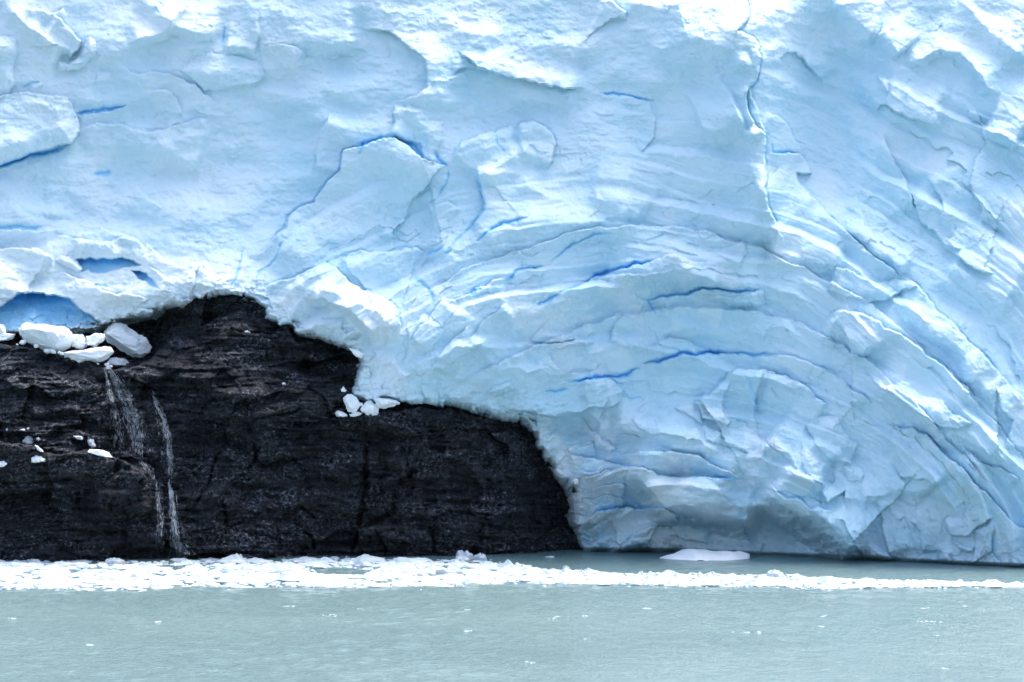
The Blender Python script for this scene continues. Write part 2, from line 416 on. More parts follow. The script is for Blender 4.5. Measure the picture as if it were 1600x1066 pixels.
ROCK = parse('''
S D1 r 2.4 55 | -400,220 0,205 120,205 200,222 280,270 400,280 540,262 720,300 800,340 940,380 955,420 985,435
S D1 r 1.1 55 | 960,425 985,560 1000,680 990,920
S D1 l .9 40 | 540,520 700,522 800,510 850,470 975,432
S D1 l .7 30 | 590,640 750,637 840,600 970,600
S D1 l .8 50 | 1420,190 1340,330 1310,380 1300,480 1240,560 1170,620
C D1 .7 6 | 1410,200 1340,330 1310,390 1300,480 1240,560 1190,615
C D1 .5 5 | 1400,540 1395,740 1350,900
C D1 .4 4 | 1390,770 1430,730 1500,700
S D1 l .5 30 | -80,500 200,482 400,492 580,505
S D1 l .5 30 | -80,395 300,382 500,372 720,345
S D1 r .5 30 | 1340,345 1500,330 1650,345
S D1 r .7 40 | -100,60 200,70 420,110 560,160 700,190
S D1 l .5 20 | -40,120 180,140 280,230 480,260
C D1 .4 5 | 480,500 490,570 470,600
C D1 .4 5 | 690,640 710,560 720,530
S D2 l .4 24 | -100,245 300,195 500,145 650,120
S D2 r .5 24 | 100,350 400,303 700,243 1000,160
S D2 l .5 24 | -20,590 250,575 440,530
C D2 .9 8 | 690,200 700,330 690,420 850,415
C D2 .9 8 | 700,360 670,560 650,700 610,900
C D2 .8 8 | 840,490 960,420 1010,300 1070,170
C D2 .9 9 | 870,490 860,640 700,720 610,810
S D2 l .9 30 | 680,430 860,420 960,400
C D2 .8 6 | 300,750 345,790 360,880
C D2 .6 6 | 730,740 800,840 800,930
C D2 .5 5 | 1100,740 1115,920
C D2 .5 5 | 930,690 1080,690 1200,640
S D2 l .6 26 | 600,790 760,760 860,690
P D2 .9 12 | 960,300 1010,190 1070,170 1060,260 1000,360 960,420 930,380
S G l .8 30 | 225,600 262,578 310,590 350,615 420,620
S G r .5 30 | 300,560 340,545 370,560
C G .6 5 | 390,640 396,655 450,645 480,632
S G l .6 24 | 380,650 450,640 520,628 560,632
S G l .7 30 | 300,640 420,655 520,640
S G r .9 30 | 555,650 620,640 700,640 790,660
S G l .5 24 | 0,600 90,612 160,600
S G l .5 24 | 0,650 110,640 170,655
C G .6 6 | 395,690 400,710 390,735
C G .5 6 | 470,470 500,500 560,540
''')

# ------------------------------------------------------------------ mesh helpers
def link(o, parent=None):
    COL.objects.link(o)
    if parent is not None: o.parent = parent
    return o
def grid_mesh(name, X, Y, Z, keep=None):
    nv, nu = X.shape
    idx = np.arange(nv * nu, dtype=np.int32).reshape(nv, nu)
    q = np.stack([idx[:-1, :-1], idx[1:, :-1], idx[1:, 1:], idx[:-1, 1:]], -1).reshape(-1, 4)
    co = np.stack([X, Y, Z], -1).reshape(-1, 3).astype(np.float32)
    if keep is not None:
        k = keep; kq = (k[:-1, :-1] & k[1:, :-1] & k[1:, 1:] & k[:-1, 1:]).reshape(-1); q = q[kq]
        used = np.zeros(len(co), bool); used[q.reshape(-1)] = True
        remap = np.cumsum(used) - 1; q = remap[q]; co = co[used]
    else: used = np.ones(len(co), bool)
    return raw_mesh(name, co, q), used
def raw_mesh(name, co, q, smooth=True):
    co = np.asarray(co, np.float32); q = np.asarray(q, np.int32)
    me = bpy.data.meshes.new(name)
    me.vertices.add(len(co)); me.vertices.foreach_set('co', co.reshape(-1))
    n = q.shape[1]
    me.loops.add(q.size); me.loops.foreach_set('vertex_index', q.reshape(-1))
    me.polygons.add(len(q)); me.polygons.foreach_set('loop_start', np.arange(0, q.size, n, dtype=np.int32))
    me.update(calc_edges=True)
    me.polygons.foreach_set('use_smooth', np.full(len(q), smooth))
    me.validate()
    return me
def set_attr(me, name, vals):
    a = me.attributes.new(name, 'FLOAT', 'POINT'); a.data.foreach_set('value', np.ascontiguousarray(vals, np.float32).reshape(-1))
def tag(o, label=None, cat=None, group=None, kind=None):
    if label: o['label'] = label
    if cat: o['category'] = cat
    if group: o['group'] = group
    if kind: o['kind'] = kind
    return o

# ------------------------------------------------------------------ materials
def mat(name):
    m = bpy.data.materials.new(name); m.use_nodes = True
    nt = m.node_tree; b = nt.nodes['Principled BSDF']
    return m, nt, b
def N(nt, t, **kw):
    n = nt.nodes.new(t)
    for k, v in kw.items():
        if k.startswith('i_'): n.inputs[k[2:].replace('_', ' ')].default_value = v
        else: setattr(n, k, v)
    return n
def mixrgb(nt, fac, a, b, blend='MIX'):
    n = nt.nodes.new('ShaderNodeMix'); n.data_type = 'RGBA'; n.blend_type = blend
    for sock, v in ((n.inputs[0], fac), (n.inputs[6], a), (n.inputs[7], b)):
        if hasattr(v, 'is_output'): nt.links.new(v, sock)
        else: sock.default_value = v if not isinstance(v, tuple) else (*v, 1.0)
    return n.outputs[2]
def ramp(nt, x, a, b, lo=0.0, hi=1.0):
    n = nt.nodes.new('ShaderNodeMapRange'); n.interpolation_type = 'SMOOTHSTEP'
    nt.links.new(x, n.inputs[0]); n.inputs[1].default_value = a; n.inputs[2].default_value = b; n.inputs[3].default_value = lo; n.inputs[4].default_value = hi
    return n.outputs[0]
def noise(nt, vec, scale, detail=4, rough=.55, dist=0.0):
    n = nt.nodes.new('ShaderNodeTexNoise'); n.inputs['Scale'].default_value = scale; n.inputs['Detail'].default_value = detail
    n.inputs['Roughness'].default_value = rough; n.inputs['Distortion'].default_value = dist
    nt.links.new(vec, n.inputs['Vector']); return n.outputs['Fac']
def mapping(nt, src, scale, rot=(0, 0, 0)):
    n = nt.nodes.new('ShaderNodeMapping'); n.inputs['Scale'].default_value = scale; n.inputs['Rotation'].default_value = rot
    nt.links.new(src, n.inputs['Vector']); return n.outputs[0]
def math_(nt, op, a, b):
    n = nt.nodes.new('ShaderNodeMath'); n.operation = op
    for s, v in ((n.inputs[0], a), (n.inputs[1], b)):
        if hasattr(v, 'is_output'): nt.links.new(v, s)
        else: s.default_value = v
    return n.outputs[0]
def bump(nt, b, h, strength, dist, prev=None):
    n = nt.nodes.new('ShaderNodeBump'); n.inputs['Strength'].default_value = strength; n.inputs['Distance'].default_value = dist
    nt.links.new(h, n.inputs['Height'])
    if prev is not None: nt.links.new(prev, n.inputs['Normal'])
    nt.links.new(n.outputs[0], b.inputs['Normal']); return n.outputs[0]

def mat_glacier():
    m, nt, b = mat('glacier_ice')
    tc = N(nt, 'ShaderNodeTexCoord').outputs['Object']
    at_b = N(nt, 'ShaderNodeAttribute', attribute_name='blue').outputs['Fac']
    at_f = N(nt, 'ShaderNodeAttribute', attribute_name='firn_sunlit').outputs['Fac']
    n1 = noise(nt, tc, .09, 5, .6, .6); n2 = noise(nt, tc, .9, 5, .6)
    k = math_(nt, 'ADD', n1, math_(nt, 'MULTIPLY', n2, .35))
    c = mixrgb(nt, ramp(nt, k, .42, .95), (.49, .73, .85), (.65, .81, .895))
    c = mixrgb(nt, at_f, c, (.81, .885, .925))
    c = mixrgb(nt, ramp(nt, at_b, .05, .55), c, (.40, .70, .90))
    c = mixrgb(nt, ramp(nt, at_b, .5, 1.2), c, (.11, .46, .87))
    nt.links.new(c, b.inputs['Base Color'])
    b.inputs['Roughness'].default_value = .55; b.inputs['IOR'].default_value = 1.31
    b.inputs['Specular IOR Level'].default_value = .35
    b.inputs['Subsurface Weight'].default_value = .0; b.inputs['Subsurface Radius'].default_value = (.25, .6, 1.0); b.inputs['Subsurface Scale'].default_value = .5
    h = math_(nt, 'ADD', noise(nt, tc, 2.2, 6, .62), math_(nt, 'MULTIPLY', noise(nt, tc, 9, 3, .6), .25))
    bump(nt, b, h, .6, .16)
    return m
def mat_snow(name='bright_ice', col=(.95, .965, .975), blue=(.84, .92, .96)):
    m, nt, b = mat(name)
    tc = N(nt, 'ShaderNodeTexCoord').outputs['Object']
    n1 = noise(nt, tc, .8, 4, .6)
    c = mixrgb(nt, ramp(nt, n1, .35, .7), blue, col)
    nt.links.new(c, b.inputs['Base Color']); b.inputs['Roughness'].default_value = .5; b.inputs['IOR'].default_value = 1.31
    bump(nt, b, noise(nt, tc, 5, 5, .6), .5, .08)
    return m
def mat_rock():
    m, nt, b = mat('wet_dark_rock')
    tc = N(nt, 'ShaderNodeTexCoord').outputs['Object']
    st = N(nt, 'ShaderNodeAttribute', attribute_name='stain').outputs['Fac']
    lay = mapping(nt, tc, (.12, .12, 1.1), (0, math.radians(-5), 0))
    n1 = noise(nt, lay, 1.0, 6, .65, .8); n2 = noise(nt, tc, .22, 5, .6); n3 = noise(nt, tc, 2.2, 6, .7)
    c = mixrgb(nt, ramp(nt, n1, .35, .7), (.0085, .011, .016), (.027, .031, .040))
    c = mixrgb(nt, math_(nt, 'MULTIPLY', ramp(nt, n2, .5, .68), ramp(nt, n1, .42, .6)), c, (.030, .029, .032))
    c = mixrgb(nt, ramp(nt, n3, .5, .75, 0, .6), c, (.044, .05, .062))
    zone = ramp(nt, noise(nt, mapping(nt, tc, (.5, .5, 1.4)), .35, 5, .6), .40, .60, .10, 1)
    painted_glint = math_(nt, 'MULTIPLY', ramp(nt, noise(nt, tc, 3.2, 3, .8), .535, .59), zone)  # wet glints painted into the rock colour as pale specks
    c = mixrgb(nt, math_(nt, 'MULTIPLY', painted_glint, .85), c, (.33, .37, .45))
    c = mixrgb(nt, st, c, (.10, .10, .105))
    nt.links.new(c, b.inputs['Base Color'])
    r = ramp(nt, noise(nt, tc, .8, 4, .6), .3, .7, .16, .42); nt.links.new(r, b.inputs['Roughness'])
    b.inputs['IOR'].default_value = 1.55
    h = math_(nt, 'ADD', noise(nt, tc, 2.4, 7, .72), math_(nt, 'MULTIPLY', noise(nt, mapping(nt, tc, (.7, .7, 2.5)), .9, 5, .65), .7))
    bump(nt, b, h, 1.0, .55)
    return m
def mat_water():
    m, nt, b = mat('glacial_lake_water')
    tc = N(nt, 'ShaderNodeTexCoord').outputs['Object']
    n1 = noise(nt, mapping(nt, tc, (.03, .05, 1)), 1.0, 4, .55)
    c = mixrgb(nt, ramp(nt, n1, .35, .7), (.11, .205, .22), (.138, .238, .25))
    nt.links.new(c, b.inputs['Base Color']); b.inputs['Roughness'].default_value = .12; b.inputs['IOR'].default_value = 1.333
    h = math_(nt, 'ADD', noise(nt, mapping(nt, tc, (1.0, 2.0, 1)), 1.6, 5, .6), math_(nt, 'MULTIPLY', noise(nt, mapping(nt, tc, (1, 1.6, 1)), 6.0, 3, .6), .3))
    bump(nt, b, h, 1.0, .28)
    return m
def mat_foam(name, col, alpha=1.0):
    m, nt, b = mat(name)
    b.inputs['Base Color'].default_value = (*col, 1); b.inputs['Roughness'].default_value = .6
    b.inputs['Alpha'].default_value = alpha
    return m
M_ICE, M_ROCK, M_WATER = mat_glacier(), mat_rock(), mat_water()
M_SNOW = mat_snow(); M_FLOE = mat_snow('floe_ice', (.60, .65, .68), (.40, .52, .59))
M_FALL = mat_foam('falling_water', (.85, .9, .95), .36); M_FOAM = mat_foam('foam', (.6, .72, .75), .4)

# ------------------------------------------------------------------ broad shape of the glacier front
CTRL = np.array([
 (-150,500,257),(0,525,258),(0,480,256.3),(130,450,256),(250,480,255),(350,461,254.3),(470,510,251.5),(560,560,249.5),(560,610,249.5),(700,630,250.5),(820,655,253),(880,740,254.5),
 (905,800,256.3),(912,862,257.2),(1030,862,257.2),(1120,865,255),(1200,868,252),(1350,874,246.7),(1450,880,242),(1600,886.5,237),(1720,893,232.2),(1780,896,230),
 (0,400,261),(150,395,260.8),(290,410,258.5),(-150,400,261),(520,470,252.8),(440,430,255.5),(-150,300,263),(0,300,264.5),(0,100,276),(0,-100,291),(-150,100,275),(-150,-120,292),(300,330,262),(300,100,275),(300,-100,293),
 (450,380,258),(600,430,254),(600,250,261),(600,100,269),(600,-100,288),(760,560,251),(900,500,253),(900,300,259),(900,120,267),(900,-100,285),
 (1050,600,253),(1050,700,254.2),(1050,790,255.8),(1150,760,251.2),(950,700,254),(1100,450,253),(1180,300,254),(1180,100,260.5),(1180,-100,277),(1300,700,248),(1300,300,258),(1280,150,262),
 (1400,600,246),(1400,400,251.5),(1400,200,258),(1400,50,265),(1400,-100,281),(1500,780,240.5),(1600,600,241),(1600,300,249),(1600,50,260),(1600,-100,276),
 (1780,600,235),(1780,300,243),(1780,-120,271)], float)
_up = CTRL[:, 1] < 340
CTRL[_up, 2] -= .38 * (340 - CTRL[_up, 1]) / 440.0 * 30 * np.clip((1300 - CTRL[_up, 0]) / 500, .25, 1)
CTRL[CTRL[:, 1] < 0, 2] -= 11
CTRL[(CTRL[:, 1] >= 0) & (CTRL[:, 1] < 160), 2] -= 2
def rbf(ctrl, lam=1.2):
    P = ctrl[:, :2] / 400.0
    def phi(r2): return 0.5 * r2 * np.log(r2 + 1e-9)
    D = ((P[:, None] - P[None]) ** 2).sum(-1); n = len(P)
    A = np.zeros((n + 3, n + 3)); A[:n, :n] = phi(D) + lam * 1e-2 * np.eye(n); A[:n, n] = 1; A[:n, n + 1:] = P; A[n, :n] = 1; A[n + 1:, :n] = P.T
    w = np.linalg.solve(A, np.concatenate([ctrl[:, 2], [0, 0, 0]]))
    def f(U, V):
        x = U / 400.0; y = V / 400.0; s = w[n] + w[n + 1] * x + w[n + 2] * y
        for i in range(n): s = s + w[i] * phi((x - P[i, 0]) ** 2 + (y - P[i, 1]) ** 2)
        return s
    return f
def smooth_field(f, U, V):
    """evaluate on a coarse grid, then bilinear"""
    u0, u1, v0, v1 = U.min(), U.max(), V.min(), V.max()
    gu = np.linspace(u0, u1, 220); gv = np.linspace(v0, v1, 150)
    G = f(*np.meshgrid(gu, gv))
    fu = (U - u0) / (u1 - u0) * 219; fv = (V - v0) / (v1 - v0) * 149
    i = np.clip(fu.astype(int), 0, 218); j = np.clip(fv.astype(int), 0, 148); a = fu - i; b = fv - j
    return (G[j, i] * (1 - a) + G[j, i + 1] * a) * (1 - b) + (G[j + 1, i] * (1 - a) + G[j + 1, i + 1] * a) * b

EDGE = np.array([(-300,520),(0,524),(30,520),(110,514),(155,505),(200,494),(250,482),(310,468),(350,461),(372,462),(385,466),(400,474),(412,482),(418,497),(440,505),(460,507),(467,519),(490,522),(520,530),(545,545),(560,556),(568,566),(573,573),(562,583),(557,598),(556,617),(580,622),(622,627),(700,632),(740,636),(790,648),(808,654),(820,658),(830,662),(835,675),(845,693),(853,699),(855,715),(865,726),(875,742),(888,750),(897,765),(900,785),(898,805),(902,830),(912,852),(922,862)], float)
GREG = np.vstack([EDGE, [(922, 1200), (2400, 1200), (2400, -900), (-300, -900)]])     # where there is ice in front

def build_glacier():
    du = 1.36; u0, u1, v0, v1 = -110, 1712, -120, 912
    gu = np.arange(u0, u1, du); gv = np.arange(v0, v1, du)
    U, V = np.meshgrid(gu, gv); U = U.astype(np.float32); V = V.astype(np.float32)
    Yb = smooth_field(rbf(CTRL), U, V).astype(np.float32)
    # irregular course of every traced line
    wu = 5.0 * pn(U / 45, V / 45, 1) + 2.2 * pn(U / 13, V / 13, 2) + 1.0 * pn(U / 5, V / 5, 3)
    wv = 5.0 * pn(U / 45 + 40, V / 45, 4) + 2.2 * pn(U / 13 + 9, V / 13, 5) + 1.0 * pn(U / 5 + 5, V / 5, 6)
    Uw = U + wu; Vw = V + wv
    H, BL = relief(U, V, Uw, Vw, ICE, du, u0, v0); H *= 2.0 + .8 * sstep(1.1, .6, np.hypot((U - 970) / 170, (V - 755) / 125))
    # flow layers bend over the arch
    r1 = np.hypot(U - 1070, (V - 1010) * 1.1); r2 = np.hypot(U - 950, V - 1100); mm = sstep(430, 660, r1)
    rr = r1 * (1 - mm) + (r2 - 110) * mm; th = np.arctan2(U - 1010, 1050 - V)
    fa = th * 620.0 + 30 * pn(U / 120, V / 120, 11); fr = rr + 26 * pn(U / 220, V / 220, 12) + 3.5 * pn(U / 38, V / 38, 13) + 1.2 * pn(U / 12, V / 12, 14)
    arch = sstep(150, 420, V + 0.25 * (U - 700)) * sstep(420, 700, U + .3 * V)      # smooth carved ice, lower and right
    snow = 1 - arch
    top = sstep(180, 20, V)
    left = sstep(520, 250, U) * sstep(560, 440, V)
    big = 1.5 * fbm(U / 260, V / 200, 20, 3) + .55 * snow * fbm(U / 110, V / 60, 37, 2)
    H += big * (.9 + .5 * snow)
    # broad overlapping layers
    for sp, am, sd in ((70, 1.7, 21), (31, .6, 31), (13, .12, 34)):
        s1 = fr / sp + .35 * pn(fa / (sp * 4.5), fr / (sp * 1.5), sd); saw = s1 - np.floor(s1)
        H += arch * am * (np.minimum(saw / .82, (1 - saw) / .18) - .5) * sstep(-.25, .35, pn(fa / (sp * 4), fr / (sp * 1.3), sd + 1))
    H += arch * .4 * facets(fa / 170 + .12 * pn(U / 20, V / 20, 25), fr / 60 + .12 * pn(U / 20, V / 20, 26), 23, 1.0) * (.35 + .65 * sstep(-.2, .3, pn(U / 170, V / 130, 24)))
    H += arch * .2 * facets(fa / 42 + .2 * pn(U / 12, V / 12, 27), fr / 17, 28, 1.0) * sstep(-.1, .4, pn(U / 90, V / 70, 29))
    H += arch * .1 * fbm(fa / 90, fr / 12, 30, 4)
    # wind and melt worked upper ice: swells, small cups, grain
    H += snow * (.55 * fbm(U / 75, V / 42, 40, 3, .45) + .2 * np.abs(fbm(U / 30, V / 17, 44, 3)) )
    cup = ridged(U / 15 + .6 * pn(U / 30, V / 30, 47), V / 9, 48, 2)
    H += snow * .05 * cup * sstep(-.3, .3, pn(U / 110, V / 80, 49) + .5 * top + .4 * left)
    rough = .25 + .75 * sstep(-.25, .35, fbm(U / 130, V / 90, 58, 3) + .35 * top)
    H += rough * (.055 * fbm(U / 9, V / 7, 50, 3) + .03 * fbm(U / 3.4, V / 3.0, 52, 2))
    H += .14 * facets(U / 26 + .3 * pn(U / 15, V / 15, 55), V / 18, 56, 1.0) * sstep(0, .5, pn(U / 140, V / 140, 57))
    # the foot along the lake is broken and rubbly
    foot = sstep(60, 10, np.abs(V - (862 + (U - 920) * .034))) * sstep(900, 960, U)
    H += foot * (.22 * facets(U / 24, V / 16, 60, 1.0) + .08 * facets(U / 9, V / 7, 61, 1.0))
    H *= .74 + .3 * left * sstep(330, 400, V)
    wl = np.interp(U, [900, 1030, 1200, 1350, 1450, 1600, 1720], [861, 862, 868, 873.5, 880, 886.5, 893])
    und = sstep(-7, 3, V - wl) * sstep(890, 930, U)
    H -= und * (1.6 + .6 * pn(U / 40, V / 40, 63))                              # notch melted at the water line
    # edge against the rock: rounded lip that tucks under and back
    lo_u = (U > -115) & (U < 1000)
    D = np.full(U.shape, 400.0, np.float32)
    jj = slice(int((400 - v0) / du), U.shape[0]); ii = slice(0, int((1010 - u0) / du))
    ed, _, _ = poly_dist(Uw[jj, ii] * .8 + U[jj, ii] * .2, Vw[jj, ii] * .8 + V[jj, ii] * .2, EDGE)
    ins = poly_inside(Uw[jj, ii] * .8 + U[jj, ii] * .2, Vw[jj, ii] * .8 + V[jj, ii] * .2, GREG)
    D[jj, ii] = np.where(ins, ed, -ed) + 6.5 * facets(U[jj, ii] / 27, V[jj, ii] / 21, 68, .6) + 3 * facets(U[jj, ii] / 11, V[jj, ii] / 9, 69, .6) + 1.0
    rim = np.clip(1 - D / 9, 0, 1)
    H *= 1 - .35 * sstep(.2, 1, rim)
    H -= .9 * rim ** 2.5 - np.clip(1 - D / 45, 0, 1) * (.5 * facets(U / 20 + .3 * pn(U / 9, V / 9, 65), V / 13, 66, 1.0) + .2 * facets(U / 8, V / 6, 67, 1.0))
    H = np.where(D < 0, H - 0.55 * (-D) - 1.0, H)
    Y = Yb - H
    X, YY, Z = at(U, V, Y)
    keep = (D > -16) & (Z > -3.5)
    # plateau running back from the brow so that the ice has a top
    nb = 14
    Xt = np.repeat(X[:1], nb, 0); Yt = np.repeat(YY[:1], nb, 0); Zt = np.repeat(Z[:1], nb, 0)
    st = (np.linspace(1, 0, nb, endpoint=False) ** 1.7)[:, None] * 160
    Yt = Yt + st; Zt = Zt + .28 * st; Xt = Xt * (1 + .0 * st)
    X = np.vstack([Xt, X]); YY = np.vstack([Yt, YY]); Z = np.vstack([Zt, Z])
    keep = np.vstack([np.ones((nb, X.shape[1]), bool), keep])
    me, used = grid_mesh('glacier', X, YY, Z, keep)
    pad = lambda A: np.vstack([np.repeat(A[:1], nb, 0), A]).reshape(-1)[used]
    firn_sunlit = np.clip(.35 * left + .3 * top + .35 * snow * sstep(-.2, .5, fbm(U / 120, V / 80, 70, 4)) + .5 * arch * sstep(.15, .45, facets(fa / 110, fr / 60, 71, .3)) * sstep(-.2, .2, fbm(U / 60, V / 60, 72, 4)) + .75 * sstep(620, 760, V) * sstep(1350, 1050, U) * sstep(-.5, .2, fbm(U / 60, V / 40, 73, 4)) + .6 * left * sstep(370, 410, V) + .6 * sstep(1, .5, np.hypot((U - 520) / 130, (V - 490) / 80)) + .6 * sstep(1, .5, np.hypot((U - 590) / 60, (V - 590) / 50)), 0, 1)  # weathered white ice, plus sunlit whiteness painted on the left and middle folds
    set_attr(me, 'blue', pad(np.clip(BL, 0, 1.6) * (D > 3))); set_attr(me, 'firn_sunlit', pad(firn_sunlit * .8))
    me.materials.append(M_ICE)
    o = link(bpy.data.objects.new('glacier', me))
    return tag(o, 'pale blue glacier front arching over dark rock down to the lake', 'glacier'), (Yb, U, V)
glacier, _ = build_glacier()

# ------------------------------------------------------------------ rock
RCTRL = np.array([(-150,880,243),(0,876,245),(200,875,246),(400,871,248.5),(600,868,251),(760,867,253),(850,866,256),(912,866,262),(980,866,270),
 (-150,700,248),(0,700,249),(200,700,250),(400,700,251.5),(600,700,252.5),(760,700,254),(850,740,259),(920,760,266),
 (0,560,252),(200,580,252.5),(350,560,252.5),(500,600,252.5),(560,640,251.3),(620,645,251.6),(700,640,254.5),(820,660,258),(350,470,257.5),(350,520,254.5),(250,500,258),(480,520,255.5),(560,560,255),
 (350,400,262),(0,470,262),(-150,500,262),(600,560,258),(750,600,262)], float)
LEDGE = np.array([(-300, 520), (0, 533), (40, 541), (75, 548), (110, 560), (150, 571), (178, 577), (205, 574), (235, 560), (262, 535)], float)
_rock = {}
def build_rock():
    du = 1.35; u0, u1, v0, v1 = -115, 985, 430, 905
    U, V = np.meshgrid(np.arange(u0, u1, du), np.arange(v0, v1, du)); U = U.astype(np.float32); V = V.astype(np.float32)
    Yb = smooth_field(rbf(RCTRL), U, V)
    Uw = U + 5 * pn(U / 40, V / 40, 101) + 3 * pn(U / 12, V / 12, 102) + 1.2 * pn(U / 4, V / 4, 103)
    Vw = V + 4 * pn(U / 40, V / 40, 104) + 2 * pn(U / 12, V / 12, 105) + 1.2 * pn(U / 4, V / 4, 106)
    H, _ = relief(U, V, Uw, Vw, ROCK, du, u0, v0, 2.5, 1.0); H *= 1.9
    t = V + 22 * np.cos((U - 330) / 420.0) + 9 * pn(U / 140, V / 120, 110)          # bent strata
    lay = t / 17 + .4 * pn(U / 90, V / 60, 111); sw = lay - np.floor(lay)
    H += .75 * (np.minimum(sw / .8, (1 - sw) / .2) - .5) * sstep(-.2, .35, pn(U / 160, V / 70, 112))
    lay = t / 6.5 + .5 * pn(U / 60, V / 30, 113); sw = lay - np.floor(lay)
    H += .42 * (np.minimum(sw / .75, (1 - sw) / .25) - .5) * sstep(-.2, .3, pn(U / 110, V / 50, 114))
    H += 1.5 * fbm(U / 150, V / 120, 115, 3) + .6 * fbm(U / 50, t / 18, 118, 4, .6)
    H += 1.5 * facets(U / 95 + .25 * pn(U / 40, V / 40, 132), t / 52 + .25 * pn(U / 40, V / 40, 133), 134, 1.2) + .5 * facets(U / 44 + .3 * pn(U / 20, V / 20, 135), t / 24, 136, 1.2)
    H += .34 * facets(U / 22 + .3 * pn(U / 9, V / 9, 120), t / 9, 121, 1.0) + .2 * facets(U / 9, t / 5, 122, 1.0) * sstep(-.3, .3, pn(U / 70, V / 50, 123))
    flute = sstep(520, 700, U + 120 * pn(U / 200, V / 200, 124))
    H += flute * .30 * fbm(U / 13, V / 60, 125, 3) + .12 * fbm(U / 5, V / 4, 128, 3, .65) + .05 * pn(U / 2.6, V / 2.4, 131)
    d, s, tt = poly_dist(Uw, Vw, LEDGE); sgn = s * d
    H -= np.where(sgn < 0, 1, sstep(2.5, 0, sgn)) * 5.0 * sstep(275, 235, U) * sstep(620, 590, V)
    Y = (Yb - H).astype(np.float32)
    X, YY, Z = at(U, V, Y)
    me, used = grid_mesh('rock_outcrop', X, YY, Z, Z > -3)
    ds, _, ts = poly_dist(Uw, Vw, np.array([(728, 638), (738, 690), (750, 740), (753, 780), (747, 830)], float))
    stain = .8 * sstep(8, 3, ds) * sstep(0, .15, ts) * sstep(1, .6, ts) * sstep(-.4, .4, pn(U / 3, V / 25, 140))
    stain = np.maximum(stain, .5 * sstep(.35, .75, pn(U / 9, V / 70, 141)) * sstep(300, 500, U) * sstep(-.1, .3, pn(U / 80, V / 60, 142)))
    set_attr(me, 'stain', stain.reshape(-1)[used])
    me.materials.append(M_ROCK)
    o = link(bpy.data.objects.new('rock_outcrop', me))
    _rock.update(Y=Y, u0=u0, v0=v0, du=du)
    return tag(o, 'dark wet layered rock outcrop emerging from under the glacier', 'rock')
build_rock()
def rockY(u, v):
    Y = _rock['Y']; j = int(np.clip((v - _rock['v0']) / _rock['du'], 0, Y.shape[0] - 1)); i = int(np.clip((u - _rock['u0']) / _rock['du'], 0, Y.shape[1] - 1))
    return float(Y[j, i])

# ------------------------------------------------------------------ lake
_wv = []
_r = np.random.default_rng(5)
for lam in np.geomspace(.7, 6.0, 36):
    a = math.radians(-90 + _r.normal(0, 62)); k = 2 * np.pi / lam
    _wv.append((k * math.cos(a), k * math.sin(a), _r.random() * 6.28, .0058 * lam ** .75))
def wave(X, Y):
    s = 0.0
    for kx, ky, ph, a in _wv: s = s + a * np.sin(kx * X + ky * Y + ph)
    return s
def build_lake():
    xs = np.concatenate([-np.geomspace(4000, 75, 26)[:-1], np.linspace(-75, 75, 520), np.geomspace(75, 4000, 26)[1:]])
    ys = np.concatenate([np.linspace(-2000, 100, 24)[:-1], np.linspace(100, 285, 620), np.geomspace(285, 6000, 24)[1:]])
    X, Y = np.meshgrid(xs, ys)
    calm = 1 - .6 * sstep(228, 245, Y)
    m = sstep(100, 76, np.abs(X)) * sstep(98, 110, Y) * sstep(290, 280, Y)
    patch = .65 + .5 * fbm(X / 18, Y / 30, 150, 3)
    Z = wave(X, Y) * m * calm * patch
    me, _ = grid_mesh('lake', X, Y, Z)
    me.flip_normals() if me.polygons[0].normal.z < 0 else None
    me.materials.append(M_WATER)
    return tag(link(bpy.data.objects.new('lake', me)), 'milky teal glacial lake with small wind ripples', 'lake', kind='structure')
build_lake()

